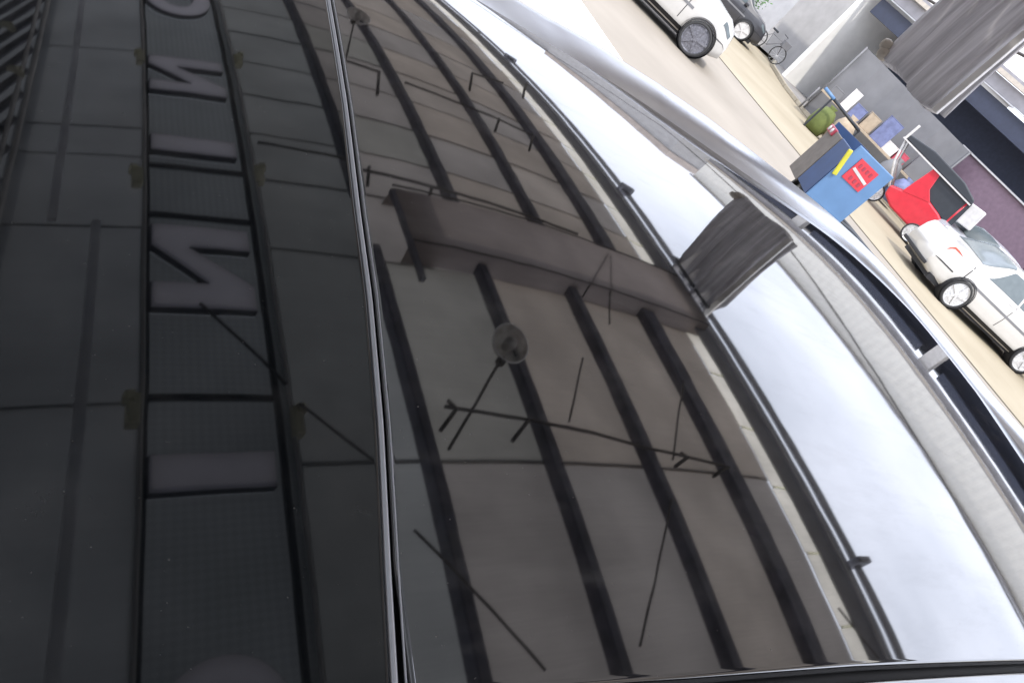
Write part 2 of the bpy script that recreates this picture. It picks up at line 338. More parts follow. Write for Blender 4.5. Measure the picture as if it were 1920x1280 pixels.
# body below the roof (rings of rounded rectangles)
def rrect(x0, x1, y0, y1, r, z, n=6):
    o = []
    for cx, cy, a0 in ((x1-r, y0+r, -90), (x1-r, y1-r, 0), (x0+r, y1-r, 90), (x0+r, y0+r, 180)):
        for k in range(n+1):
            a = R(a0+90*k/n); o.append((cx+r*math.cos(a), cy+r*math.sin(a), z))
    return o
rings = [rrect(-.13, 1.95, -1.3, 1.02, .12, 1.40), rrect(-.20, 2.1, -1.6, 1.15, .15, 1.36), rrect(-.34, 2.22, -2.15, 2.0, .2, .98), rrect(-.36, 2.24, -2.3, 3.05, .25, .90), rrect(-.37, 2.25, -2.35, 3.2, .3, .6), rrect(-.34, 2.22, -2.3, 3.15, .3, .26)]
k = len(rings[0]); b = MB()
b.add([p for r_ in rings for p in r_], [(i*k+j, i*k+(j+1) % k, (i+1)*k+(j+1) % k, (i+1)*k+j) for i in range(len(rings)-1) for j in range(k)])
b.build('body', 'carblack', car0, smooth=True)
def lerp3(a, b_, t): return tuple(p+(q-p)*t for p, q in zip(a, b_))
for nm, c4 in (('windscreen', [(.05, 1.22, 1.345), (1.85, 1.22, 1.345), (2.0, 1.93, 1.02), (-.1, 1.93, 1.02)]),
               ('side_window', [(-.235, -1.4, 1.30), (-.235, -.1, 1.30), (-.34, -.1, 1.02), (-.34, -1.9, 1.02)]), ('side_window', [(-.235, 0, 1.30), (-.235, 1.0, 1.30), (-.34, 1.6, 1.02), (-.34, 0, 1.02)]),
               ('side_window', [(2.135, -.1, 1.30), (2.135, -1.4, 1.30), (2.225, -1.9, 1.02), (2.225, -.1, 1.02)]), ('side_window', [(2.135, 1.0, 1.30), (2.135, 0, 1.30), (2.225, 0, 1.02), (2.225, 1.6, 1.02)])):
    MB().add(c4, [(0, 1, 2, 3)]).build(nm, 'carglass', car0)
def wheel(x, y, r, ax, parent, hub='hub', wd=.2):
    """ax: outward axle direction in the parent's frame"""
    o = Vector((x, y, r)); a = Vector(ax)
    t = MB().lathe([(r*.72, -wd/2), (r*.9, -wd/2), (r, -wd*.36), (r, wd*.36), (r*.95, wd/2), (r*.86, wd/2), (r*.83, wd*.42)], o, a).build('wheel', 'tyre', parent, smooth=True)
    h = MB().lathe([(r*.85, wd*.42), (r*.81, wd*.46), (r*.75, wd*.34), (r*.2, wd*.38), (r*.15, wd*.46), (.001, wd*.47)], o, a)
    e1 = a.orthogonal().normalized(); e2 = a.cross(e1)
    for k in range(5):
        an = 2*math.pi*k/5; dr = e1*math.cos(an)+e2*math.sin(an); rt = Matrix((dr, a.cross(dr), a)).transposed()
        h.box(o+a*wd*.42+dr*r*.48, (r*.66, r*.15, wd*.1), rt)
    h.build('rim', hub, t, smooth=False)
    return t
for x, s in ((-.30, -1), (2.18, 1)):
    for y in (-1.55, 2.2): wheel(x, y, .33, (s, 0, 0), car0)

# ------------------------------------------------------------------ awning overhead (rafters run along the street)
HA, SXA, XFA = HC+.9497, -.02518, 3.6
def az(x, dz=0): return HA+SXA*(x-XFA)+dz
aw = thing('shop_awning', 'grey sheet awning on dark rafters, mirrored in the black roof', 'awning', (0, 0, 0))
def slab(x0, x1, y0, y1, dz, t): 
    return [(x0, y0, az(x0, dz)), (x1, y0, az(x1, dz)), (x1, y1, az(x1, dz)), (x0, y1, az(x0, dz)), (x0, y0, az(x0, dz+t)), (x1, y0, az(x1, dz+t)), (x1, y1, az(x1, dz+t)), (x0, y1, az(x0, dz+t))]
BF = [(3, 2, 1, 0), (4, 5, 6, 7), (0, 1, 5, 4), (1, 2, 6, 5), (2, 3, 7, 6), (3, 0, 4, 7)]
YJ = [-7, -5.6, -4.3, -3.0, -1.8, -.7, 1.085, 2.0, 2.42, 2.755, 3.08, 3.42, 3.76, 4.1, 4.45, 4.85, 5.3, 5.8, 6.4, 7.2, 8.2, 9.4, 11]
for i, (a, b_) in enumerate(zip(YJ, YJ[1:])):
    d = .055+.006*(i % 2)
    XB = [.805, 1.235, 1.735, 2.262, 2.80, 3.17]
    for c_, (xa, xb) in enumerate(zip(XB, XB[1:])):
        if 1.9 < a < 2.1 and c_ > 0:
            if c_ > 1: continue
            xb = 1.52
        mt = 'sheet_g' if c_ == 0 else ('sheet', 'sheet_b', 'sheet')[(i+c_) % 3] if c_ < 2 else ('sheet_c', 'sheet_d', 'sheet_c', 'sheet')[(i*3+c_*2) % 4]
        MB().add([(xa, a-.008, az(xa, d)), (xb, a-.008, az(xb, d)), (xb, b_+.008, az(xb, d)), (xa, b_+.008, az(xa, d))], [(0, 3, 2, 1)]).build('roof_sheet', mt, aw)
    if abs(a) < 6 and not 1.9 < a < 2.1: MB().add(slab(.83, 3.075, a-.0016, a+.0016, d-.007, .003), BF).build('joint_strip', 'seam', aw)
YL = [-7, -5, -3, -1.2, .3, 1.29, 2.03, 2.45, 2.65, 3.33, 4.2, 5.2, 6.5, 8, 11]
for i, (a, b_) in enumerate(zip(YL, YL[1:])):
    d = .03+.005*(i % 2)
    MB().add([(.03, a-.006, az(.03, d)), (.442, a-.006, az(.442, d-.006)), (.442, b_+.006, az(.442, d-.006)), (.03, b_+.006, az(.03, d))], [(0, 3, 2, 1)]).build('soffit_sheet', 'board', aw)
    if a > 1.2: MB().add(slab(.06, .425, a-.0018, a+.0018, d-.006, .003), BF).build('joint_strip', 'seam', aw)
for x, wd in ((1.235, .042), (1.735, .047), (2.262, .055), (2.80, .105)):
    for ya, yb in ((-7, 2.03), (2.37, 11)):
        xa, xb = x, x+(.008*(yb-2) if x < 1.3 and ya > 0 else 0)
        zs = (-.004, .05)
        MB().add([(q+sg_*wd/2, y_, az(q, z_)) for z_ in zs for q, y_, sg_ in ((xa, ya, -1), (xa, ya, 1), (xb, yb, 1), (xb, yb, -1))], BF).build('rafter', 'steel', aw, bevel=.006)
MB().add(slab(.288, .312, -7, 2.05, .012, .015), BF).build('batten', 'batten', aw); MB().add(slab(.168, .192, 2.05, 11, .012, .015), BF).build('batten', 'batten', aw)
# lower plastic trough across the rafters
tr = MB(); d = -.045
P = [(1.37, 2.03), (1.37, 2.36), (3.3, 2.39), (3.3, 2.01)]
tr.add([(x, y, az(x, d)) for x, y in P]+[(x, y+(-.03 if k in (0, 3) else .03), az(x, .12)) for k, (x, y) in enumerate(P)], [(0, 1, 2, 3), (1, 5, 6, 2), (0, 3, 7, 4)]); tr.build('trough', 'pvc', aw)
for y in (2.03, 2.375): MB().tube([(1.37, y, az(1.37, d-.004)), (3.3, y+(-.02 if y < 2.2 else .015), az(3.3, d-.004))], .0045).build('trough_edge', 'wire', aw)
MB().add(slab(1.345, 1.366, 1.80, 2.33, -.06, .02), BF).build('trough_bracket', 'steel', aw)
# bright skylight strip and the gutters along the street edge
y = -7.0; k = 0
while y < 11:
    q = .050+.003*(k % 2)
    MB().add([(3.165, y+.004, az(3.165, q)), (3.34, y+.004, az(3.34, q)), (3.34, y+.331, az(3.34, q)), (3.165, y+.331, az(3.165, q))], [(0, 3, 2, 1)]).build('skylight_sheet', 'cream_sheet', aw)
    MB().box((3.25, y, az(3.25, .047)), (.17, .012, .005)).build('joint_strip', 'clip', aw)
    y += .335; k += 1
for x0, x1, dz, h, mt in ((3.207, 3.345, .0, .012, 'gutter'), (3.343, 3.355, -.012, .008, 'gutter_l'), (3.358, 3.432, .0, .012, 'gutter'), (3.482, 3.562, .0, .012, 'gutter')):
    MB().add(slab(x0, x1, -7, 11, dz, h), BF).build('gutter' if mt == 'gutter' else 'gutter_trim', mt, aw, bevel=.002)
for y in (.64, 3.36, 5.4, -2.0):
    MB().box((3.53, y, az(3.53, .0)), (.13, .035, .10)).build('gutter_bracket', 'gutter', aw, bevel=.01)
for y in (-6, -1.5, 2.2, 6, 10): MB().box((3.46, y, az(3.46, .02)), (.10, .02, .01)).build('gutter_bracket', 'gutter', aw)
for y in (-6.5, 10.6): MB().box((3.4, y, (az(3.4)-.012)/2-.006), (.09, .09, az(3.4)+.0)).build('post', 'steel', aw)

# ------------------------------------------------------------------ sign with raised letters on the underside of the awning
sg = thing('letter_sign', 'long sign reading DINING in raised mauve letters between two rails, seen mirrored', 'sign', (0, 0, 0))
X0s, X1s = .452, .757
def LI(y0, y1): return [[(X0s, y0), (X1s, y0), (X1s, y1), (X0s, y1)]]
def LN(y0, y1, t):                                # tops towards the street (+x), reading along +y
    return [[(X0s, y0), (X1s, y0), (X1s, y0+t*1.02), (X0s+.11, y1-t), (X1s, y1-t), (X1s, y1), (X0s, y1), (X0s, y1-t), (X0s+.165, y0+t), (X0s, y0+t)]]
def arc(cx, cy, rx, ry, a0, a1, n=18): return [(cx+rx*math.cos(R(a0+(a1-a0)*k/n)), cy+ry*math.sin(R(a0+(a1-a0)*k/n))) for k in range(n+1)]
cxs = (X0s+X1s)/2; hx = (X1s-X0s)/2
LD = [[(X0s, .22), (X1s, .22)]+arc(cxs, .40, hx, .18, 0, 180), [(X0s+.07, .30)]+arc(cxs, .40, hx-.07, .10, 180, 0)+[(X1s-.07, .30)]]
GY = 4.02
# G: round stroke open on its far side, with an inner bar
LG = [arc(cxs, GY, hx+.01, .25, 60, -240, 30)+arc(cxs, GY, hx-.075, .13, -240, 60, 30)]
LGb = [[(cxs-.02, GY-.03), (cxs+.05, GY-.03), (cxs+.05, GY+.12), (X0s+.0, GY+.12), (X0s+.0, GY+.05), (cxs-.02, GY+.05)]]
letters = [LD, LI(.995, 1.105), LN(1.635, 2.03, .112), LI(2.475, 2.59), LN(2.945, 3.265, .085), LG]
def curve_mesh(polys, extr):
    V = [Vector((x, y_, 0)) for P in polys for x, y_ in P]
    tri = tessellate_polygon([[Vector((x, y_, 0)) for x, y_ in P] for P in polys])
    me = bpy.data.meshes.new('letter'); me.from_pydata(V, [], tri); me.update(); return me
def place(me, name, mt, z, parent):
    me.materials.clear(); me.materials.append(MT[mt]); me.name = name
    o = bpy.data.objects.new(name, me); COL.objects.link(o); o.parent = parent; o.location = (0, 0, z)
    for p in me.polygons: p.material_index = 0
    return o
holes = [P for L_ in letters for P in L_[:1]]
place(curve_mesh([[(.428, -7), (.842, -7), (.842, 11), (.428, 11)]]+holes, 0), 'sign_panel', 'sign', az(.6, .035), sg)
for L_ in letters:
    f = place(curve_mesh(L_, 0), 'letter', 'letter', az(.6, .008), sg)
    rt = MB()
    for P in L_:
        k = len(P); rt.add([(x, y_, az(.6, dz)) for dz in (.007, .034) for x, y_ in P], [(i, (i+1) % k, (i+1) % k+k, i+k) for i in range(k)])
    rt.v = [(x, y_, z_-az(.6, .008)) for x, y_, z_ in rt.v]; rt.build('letter_return', 'letter_side', f)
rt = MB(); P = LGb[0]; f = place(curve_mesh(LGb, 0), 'letter', 'letter', az(.6, .0075), sg)
for x in (.428, .806): MB().tube([(x, -7, az(x, -.012)), (x, 11, az(x, -.012))], .006, 8).build('rail', 'rail', sg)
MB().box((.443, 2, az(.443, .026)), (.018, 18, .012)).build('rail_backing', 'letter_side', sg); MB().box((.786, 2, az(.786, .026)), (.018, 18, .012)).build('rail_backing', 'letter_side', sg)
for y in (1.30, 2.10, 2.40): MB().box((.615, y, az(.6, .025)), (.33, .018, .012)).build('cross_bar', 'letter_side', sg)
for (x, y) in ((.42, 3.18), (.822, 3.27), (.408, 2.26), (.815, 2.34), (.412, 1.23), (.812, 1.18)):
    b = MB(); s = -1 if x < .6 else 1
    b.box((x+s*.004, y, az(x, -.015)), (.032, .10, .03)); b.box((x+s*.016, y+.04, az(x, -.02)), (.026, .035, .03))
    b.build('clip', 'clip', sg, bevel=.006)

# ------------------------------------------------------------------ fittings under the awning
def pt(x, y, dz): return (x, y, az(x, dz))
def rod(name, label, cat, pts, r, stubs=(), mt='wire', dz=-.03, group=None):
    t = thing(name, label, cat, pt(*pts[0], dz), 0, group); o = Vector(t.location)
    b = MB().tube([Vector(pt(x, y, dz))-o for x, y in pts], r, 8); b.build('pipe' if cat == 'pipe' else 'strand', mt, t, smooth=True)
    for (a, c), (e, f_) in stubs: MB().tube([Vector(pt(a, c, dz))-o, Vector(pt(e, f_, dz+.012))-o], r*1.15, 8).build('hanger', mt, t, smooth=True)
    return t
rod('conduit_pipe', 'thin dark pipe with four short hangers, nearest across the rafters below the round lamp', 'pipe', [(1.30, 1.235), (1.80, 1.18), (2.2, 1.12), (2.72, 1.065)], .0065,
    [((1.345, 1.23), (1.27, 1.15)), ((1.34, 1.23), (1.33, 1.27)), ((1.635, 1.20), (1.54, 1.115)), ((2.44, 1.095), (2.43, 1.12)), ((2.44, 1.09), (2.35, 1.05)), ((2.71, 1.066), (2.59, 1.02))])
rod('conduit_pipe', 'thin dark pipe with two short hangers just past the pinkish trough', 'pipe', [(1.26, 2.47), (1.74, 2.455), (2.5, 2.44)], .007, [((1.30, 2.50), (1.27, 2.38)), ((1.6, 2.46), (1.565, 2.38))])
rod('conduit_pipe', 'thin dark pipe with hooked ends well beyond the trough, mid awning', 'pipe', [(1.75, 3.46), (2.69, 3.45)], .007, [((2.42, 3.47), (2.31, 3.28)), ((2.69, 3.45), (2.54, 3.21))])
rod('conduit_pipe', 'short dark pipe with one hanger beside the far round lamp', 'pipe', [(1.40, 3.50), (1.60, 3.49)], .008, [((1.60, 3.49), (1.52, 3.22))])
rod('conduit_pipe', 'thin dark pipe left of the glass roof seam, between sign and rafter', 'pipe', [(.83, 2.545), (1.22, 2.53)], .006)
rod('conduit_pipe', 'bent thin pipe far along the awning near the skylight strip', 'pipe', [(2.31, 3.74), (2.49, 4.11), (2.83, 4.25)], .009)
rod('conduit_pipe', 'small bent pipe crossing the far skylight strip', 'pipe', [(2.96, 4.13), (3.12, 4.40), (3.31, 4.68)], .010)
for lb, P in (('slack dark cable at the bottom edge between the two lowest rafters', [(1.09, .81), (1.18, .69), (1.27, .57), (1.40, .385)]), ('long thin cable slanting between two rafters in the lower right of the awning', [(2.21, .89), (1.99, .64), (1.78, .40)]),
              ('thin cable slanting down to the hook of the nearest pipe', [(2.71, 1.52), (2.50, 1.28), (2.33, 1.07)]), ('hair thin cable beside the round lamp', [(2.05, 1.53), (1.82, 1.2)]),
              ('thin cable hanging off the pinkish trough, steeper of two', [(2.67, 2.32), (2.45, 1.95), (2.35, 1.78)]), ('thin cable hanging off the pinkish trough, shorter of two', [(2.66, 2.33), (2.25, 1.92)]),
              ('thin cable crossing from sign to rafter near the clip', [(.82, 1.23), (.93, 1.11), (1.03, 1.01)]), ('dark cable slanting across the sign below its larger N', [(.57, 1.61), (.68, 1.46), (.79, 1.30)]),
              ('thin cable across the bright skylight strip at bottom right', [(3.06, .43), (3.14, .30), (3.21, .21)])):
    rod('hanging_cable', lb, 'cable', P, .0045, dz=-.035, group='cables under the awning')
def dish(cx, cy, ax_, ay_, label):
    t = thing('dish_lamp', label, 'lamp', pt(cx, cy, -.02), 0, 'round lamps under the awning'); o = Vector(t.location)
    # open bowl facing down and towards the street
    axv = Vector((-.1, -.35, -1)).normalized()
    s = MB().lathe([(.011, -.04), (.04, -.036), (.068, -.015), (.077, .01), (.077, .013), (.066, -.01), (.035, -.03), (.009, -.033)], (0, 0, -.01), axv, 28).build('lamp_shade', 'lampglass', t, smooth=True)
    MB().lathe([(.001, .035), (.018, .03), (.026, .01), (.02, -.02), (.012, -.04)], (0, 0, -.01), axv, 16).build('bulb', 'white', s, smooth=True)
    MB().lathe([(.075, .010), (.080, .010), (.080, .014), (.075, .014)], (0, 0, -.01), axv, 28).build('rim_ring', 'rail', s, smooth=True)
    MB().tube([(-.035, -.05, .02), Vector(pt(ax_, ay_, -.02))-o], .0055).build('arm', 'wire', t, smooth=True)
    MB().box((-.045, -.065, .02), (.028, .028, .03)).build('bracket', 'wire', t, bevel=.004)
dish(1.675, 1.545, 1.28, 1.08, 'round smoky glass lamp on a slanting arm, nearest of two under the awning')
dish(1.69, 4.31, 1.41, 3.52, 'far round lamp on an arm, at the top edge of the roof reflection')
# rolled tarpaulin hanging from the gutter
tp = thing('rolled_tarpaulin', 'grey rolled tarpaulin hanging from the awning gutter, white hem on one side', 'tarpaulin', (3.52, 2.41, HC+.13))
b = MB(); ny_, nz_ = 60, 10; V = []
for k in range(nz_+1):
    f = k/nz_; z = f*.89
    for j in range(ny_):
        a = 2*math.pi*j/ny_; y_ = .225*math.cos(a)*(1-.16*math.exp(-((f-.88)/.04)**2)); x_ = .055*math.sin(a)
        fold = .024*math.sin(y_*52+1.2+f*.8)+.012*math.sin(y_*110-f*1.4)+.020*math.sin(y_*23+.5)
        V.append((x_+fold*(1 if math.sin(a) < .2 else -.3), y_+.012*math.sin(f*5), z+.02*math.sin(y_*16)*(1-f)))
b.add(V, [(k*ny_+j, k*ny_+(j+1) % ny_, (k+1)*ny_+(j+1) % ny_, (k+1)*ny_+j) for k in range(nz_) for j in range(ny_)]+[tuple(range(ny_-1, -1, -1))]); b.build('cloth', 'tarp', tp, smooth=True)
MB().box((-.045, -.222, .435), (.02, .034, .88)).build('hem', 'tarp_edge', tp, bevel=.004)
MB().tube([(-.07, -.21, .785), (-.09, 0, .78), (-.07, .21, .785), (.06, .18, .78), (.075, 0, .78), (.06, -.18, .78), (-.07, -.21, .785)], .012, 8).build('strap', 'black', tp, smooth=True)
for z_, y_ in ((.055, .225), (.02, .20)): MB().lathe([(.001, -.03), (.026, -.02), (.03, 0), (.026, .02), (.001, .03)], (-.06, y_, z_), (0, 1, 0), 14).build('roller_end', 'beige', tp, smooth=True)
# trellis between awning and wall, near wall
tl = thing('trellis', 'dark slatted trellis above the shop front, top left of the roof reflection', 'trellis', (0, 0, 0))
for x in (.012, .046): MB().tube([(x, -7, az(x, -.012)), (x, 11, az(x, -.012))], .008, 8).build('pipe', 'silver', tl, smooth=True)
for k in range(-6, 22):
    y_ = 3.66+(k-11)*.20; MB().tube([(.02, y_, az(0, .02)), (-.32, y_-.95, az(0, .02))], .017, 6).build('slat', 'steel', tl)
MB().add([(-1.4, -7, az(-1, .14)), (.075, -7, az(0, .06)), (.075, 11, az(0, .06)), (-1.4, 11, az(-1, .14))], [(0, 3, 2, 1)]).build('backing_sheet', 'board', tl)
for (x, y_) in ((-.03, 3.02), (-.10, 3.45)):
    MB().tube([(x, y_, az(0, -.01)), (x+.03, y_-.03, az(0, -.02)), (x+.05, y_-.09, az(0, -.02))], [.012, .016, .008], 8).build('hook', 'clip', tl, smooth=True)
nw = thing('shop_wall', 'grey shop wall behind the camera under the awning', 'wall', (-1.5, 2, 0))
MB().box((0, 0, 1.45), (.2, 18, 2.9)).build('wall_face', 'wall_near', nw)
for y_ in (-5, 0, 5): 
    d_ = MB().box((.115, y_, 1.05), (.04, 1.6, 2.1)).build('door', 'wood', nw); MB().box((.145, y_+.6, 1.05), (.03, .03, .2)).build('handle', 'silver', d_)

# ------------------------------------------------------------------ opposite shop building
ob = thing('shop_building', 'long low shop with cream ribbed wall, beige beam and dark open front across the road', 'building', (24, 0, .11))
H0 = HC-.11
b = MB(); y0, y1 = -22, 20.6; ns = int((y1-y0)/.15); V = []
for k in range(ns*2+1):
    y_ = y0+(y1-y0)*k/(ns*2); x_ = .0 if k % 4 < 2 else -.008
    V += [(x_, y_, H0+2.95), (x_, y_, H0+4.8)]
b.add(V, [(2*k, 2*k+1, 2*k+3, 2*k+2) for k in range(ns*2)]); b.build('ribbed_wall', 'cream', ob)
MB().box((4, -.7, H0+4.86), (8.3, 42.8, .1)).build('roof', 'eave', ob)
MB().box((-.15, -.7, H0+2.78), (.16, 42.7, .13)).build('beam', 'beige', ob)
MB().box((.2, -.7, H0+2.9), (.4, 42.6, .1)).build('ledge', 'eave', ob)
MB().box((-.05, -.7, H0+2.52), (.06, 42.6, .36)).build('valance', 'eave', ob)
MB().box((-.09, -.7, H0+2.31), (.05, 42.6, .03)).build('valance_trim', 'gutter_l', ob)
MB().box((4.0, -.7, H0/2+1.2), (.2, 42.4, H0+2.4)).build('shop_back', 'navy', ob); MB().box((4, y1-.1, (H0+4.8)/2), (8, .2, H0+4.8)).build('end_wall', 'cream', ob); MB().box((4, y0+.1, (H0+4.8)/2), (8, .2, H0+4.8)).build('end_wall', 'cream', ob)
for y_ in (-18, -11, -4, 2.4, 8.6, 15.6): MB().box((.1, y_, (H0+2.4)/2), (.28, .45, H0+2.4)).build('pillar', 'white', ob)
for y_, w_ in ((-14.5, 6), (-7.5, 6), (-.8, 5.4), (5.5, 5.2), (12.1, 5.8), (18, 4)):
    MB().box((.25, y_, H0+1.95), (.1, w_, .55)).build('sign_board', 'navy2', ob); MB().box((.7, y_-.4, (H0+.75)/2), (.12, w_*.72, H0+.75)).build('shutter', 'purple', ob); MB().box((.6, y_-.4, H0+.78), (.2, w_*.74, .05)).build('shutter_box', 'white', ob)
pb = thing('annex_building', 'blue grey plaster building with pinkish top band beyond the end of the long shop', 'building', (30, 29.5, .11))
MB().box((0, 0, 3.45), (10, 12, 6.9)).build('wall', 'pinkwall', pb); MB().box((0, 0, 6.75), (10.2, 12.2, .65)).build('parapet', 'pinkband', pb)
for y_ in (-3.5, 2.6):
    wn = MB().box((-5.02, y_, 2.0), (.08, 1.1, 1.2)).build('window', 'navy2', pb); MB().box((-5.05, y_, 1.35), (.14, 1.3, .08)).build('sill', 'white', wn)
MB().box((-5.03, -.4, 1.1), (.08, 1.0, 2.2)).build('door', 'navy2', pb)
fb = thing('distant_building', 'pale distant building closing the plaza at the far end', 'building', (70, 75, 0), R(45))
MB().box((0, 0, 5), (14, 60, 10)).build('wall', 'apron', fb); MB().box((0, 0, 10.1), (14.6, 60.6, .3)).build('roof', 'eave', fb)
for k in range(10): MB().box((-7.02, -24+k*5.2, 5.5), (.1, 2.6, 1.8)).build('window', 'navy2', fb)
for k, (y_, h_, mt, lb) in enumerate(((47, 6.6, 'pinkwall', 'blue grey low building beyond the annex'), (73, 8.2, 'crate_g', 'dark grey building far along the road'), (101, 9.5, 'pinkwall', 'last blue grey building at the far end of the road'))):
    t = thing('street_building', lb, 'building', (31, y_, .0), 0, 'buildings far along the road'); MB().box((0, 0, h_/2), (10, 22, h_)).build('wall', mt, t); MB().box((0, 0, h_+.1), (10.4, 22.4, .2)).build('roof', 'eave', t)
    for q in range(5): MB().box((-5.03, -8.4+q*4.2, h_*.62), (.08, 1.6, 1.3)).build('window', 'eave', t)
# overhead cable along the street
oc = MB(); ptsw = [(12, y_, HC+2.2-.004*(y_-1)**2*.9) for y_ in range(-10, 14)]
tag(oc.tube([(12, -30, HC+3.2)]+[(12, y_, HC+2.28-.0105*(y_)**2) for y_ in range(-3, 9)]+[(12, 12, HC+1.25), (12, 18, HC+2.2), (12, 40, HC+4)], .022, 6).build('overhead_cable', 'wire', smooth=True), 'black cable strung over the road, a thin line across the mirrored sky', 'cable')

# ------------------------------------------------------------------ vehicles
def interp(T, x, c):
    if x <= T[0][0]: return T[0][c]
    for a, b_ in zip(T, T[1:]):
        if x <= b_[0]:
            t = (x-a[0])/(b_[0]-a[0]); t = t*t*(3-2*t)*.5+t*.5; return a[c]+(b_[c]-a[c])*t
    return T[-1][c]
SEDAN = [(-2.12, .62), (-2.06, .86), (-1.95, .98), (-1.35, 1.03), (-.55, 1.43), (.05, 1.46), (.42, 1.41), (1.15, 1.0), (1.75, .9), (2.02, .76), (2.12, .55)]
HATCH = [(-1.92, .70), (-1.86, 1.0), (-1.7, 1.16), (-1.3, 1.44), (-.6, 1.54), (.1, 1.52), (.45, 1.43), (1.05, 1.03), (1.6, .93), (1.85, .78), (1.92, .55)]
def car(label, prof, W, paint, loc, rz, hub='hub', glass='carglass', tail='redlamp', wb=None):
    t = thing('parked_car', label, 'car', loc, rz); x0, x1 = prof[0][0], prof[-1][0]; L = x1-x0
    def S(x, u):
        tp_ = interp(prof, x, 1); bt = min(.93, tp_-.04); wv = W/2*(1-.30*abs((x-(x0+x1)/2)/(L/2))**3.6); wr = wv*(.95-.48*max(0, tp_-bt))
        zb = .19+(.12*max(0, abs(x)-.42*L)/(.08*L))
        C = [(0, zb), (.86*wv, zb), (.97*wv, zb+.10), (wv, .55*min(1, tp_/.7)), (.985*wv, max(zb+.12, bt-.06)), (.95*wv, bt), (wr, tp_-.05*min(1, (tp_-bt)*3)), (.82*wr, tp_), (0, tp_+.015)]
        i = min(int(u), 7); f = u-i; return (C[i][0]+(C[i+1][0]-C[i][0])*f, C[i][1]+(C[i+1][1]-C[i][1])*f)
    NX, NU = 44, 24; b = MB(); V = []
    for i in range(NX+1):
        x = x0+L*(.5-.5*math.cos(math.pi*i/NX)); row = [(x, *S(x, 8*k/NU)) for k in range(NU+1)]
        V += row+[(a, -y_, z_) for a, y_, z_ in row[-2:0:-1]]
    K = 2*NU; F = [(i*K+k, (i+1)*K+k, (i+1)*K+(k+1) % K, i*K+(k+1) % K) for i in range(NX) for k in range(K)]
    F += [tuple(range(K)), tuple(NX*K+k for k in range(K-1, -1, -1))]
    body = b.add(V, F).build('body', paint, t, smooth=True)
    def patch(name, xa, xb, ua, ub, mt, sgn, off=.006, slant=(0, 0), par=t, nx_=10, nu_=4):
        V = []
        for i in range(nx_+1):
            for k in range(nu_+1):
                v = k/nu_; x = xa+(xb-xa)*i/nx_+(slant[0]*(1-i/nx_)+slant[1]*i/nx_)*v
                y_, z_ = S(x, ua+(ub-ua)*v); V.append((x, sgn*(y_+off), z_+off*.6))
        F = [(i*(nu_+1)+k, (i+1)*(nu_+1)+k, (i+1)*(nu_+1)+k+1, i*(nu_+1)+k+1) for i in range(nx_) for k in range(nu_)]
        return MB().add(V, F).build(name, mt, par, smooth=True)
    belt0 = next(a for a, h in prof if h > 1.02); tops = [a for a, h in prof if h > 1.38]
    wb0, wb1 = [a for a, h in prof if h > .99][0], [a for a, h in prof if h > .99][-1]
    for s in (1, -1):
        patch('side_window', wb0+.34, -.05, 5.06, 5.94, glass, s, slant=(.40, 0)); patch('side_window', .01, wb1-.20, 5.06, 5.94, glass, s, slant=(0, -.46))
        patch('door_line', -.03, -.015, 2.3, 5.0, 'rubber', s, .004, nx_=1); patch('door_line', wb1-.22, wb1-.205, 2.3, 4.9, 'rubber', s, .004, nx_=1); patch('sill', x0+.62*1.3, x1-.62*1.3, 1.2, 2.0, 'rubber', s, .006)
        h_ = patch('door_handle', -.25, -.08, 4.0, 4.25, paint, s, .02, nx_=2)
        patch('tail_light', x0+.06, x0+.40, 4.25, 4.85, tail, s, .008, slant=(.03, -.14)); patch('headlight', x1-.34, x1-.10, 3.9, 4.9, 'paleglass', s, .008)
    for nm, xa, xb in (('rear_window', wb0+.06, tops[0]-.04), ('windscreen', tops[-1]+.05, wb1-.06)):
        V = []
        for i in range(9):
            x = xa+(xb-xa)*i/8
            for k in range(-6, 7):
                y_, z_ = S(x, 8-abs(k)/6*1.55); V.append((x, math.copysign(y_, k) if k else 0, z_+.012))
        MB().add(V, [(i*13+k, (i+1)*13+k, (i+1)*13+k+1, i*13+k+1) for i in range(8) for k in range(12)]).build(nm, 'paleglass' if nm == 'rear_window' else glass, t, smooth=True)
    for s in (1, -1):
        MB().box((wb1-.30, s*(W/2+.05), .98), (.14, .16, .11)).build('mirror', paint, t, bevel=.03)
        patch('side_moulding', x0+.95, x1-.95, 3.25, 3.4, 'crate_g', s, .006, nx_=8, nu_=1); patch('bumper_line', x0+.03, x0+.5, 3.0, 3.08, 'rubber', s, .004, nx_=6, nu_=1); patch('bumper_line', x1-.5, x1-.03, 3.0, 3.08, 'rubber', s, .004, nx_=6, nu_=1)
        patch('fuel_flap' if s < 0 else 'door_seam', x0+.72, x0+.74, 2.6, 4.8, 'rubber', s, .004, nx_=1)
    MB().box((x0+.0, 0, .33), (.06, W*.74, .07)).build('bumper_insert', 'rubber', t, bevel=.015)
    wb = wb or L*.30; r_ = .315
    for sx_ in (-wb, wb+.02):
        for s in (1, -1):
            yv = W/2-.085; wheel(sx_, s*yv, r_, (0, s, 0), t, hub)
            MB().lathe([(r_+.005, W/2+.004), (r_+.02, W/2+.005), (r_+.024, W/2-.03)], (sx_, 0, r_+.02), (0, s, 0), 32).build('wheel_arch', 'rubber', t, smooth=True)
            MB().lathe([(.001, W/2-.25), (r_+.05, W/2-.25), (r_+.05, W/2+.003)], (sx_, 0, r_+.02), (0, s, 0), 28).build('wheel_well', 'rubber', t)
    MB().box((0, 0, .20), (L*.88, W*.80, .12)).build('underbody', 'rubber', t)
    return t

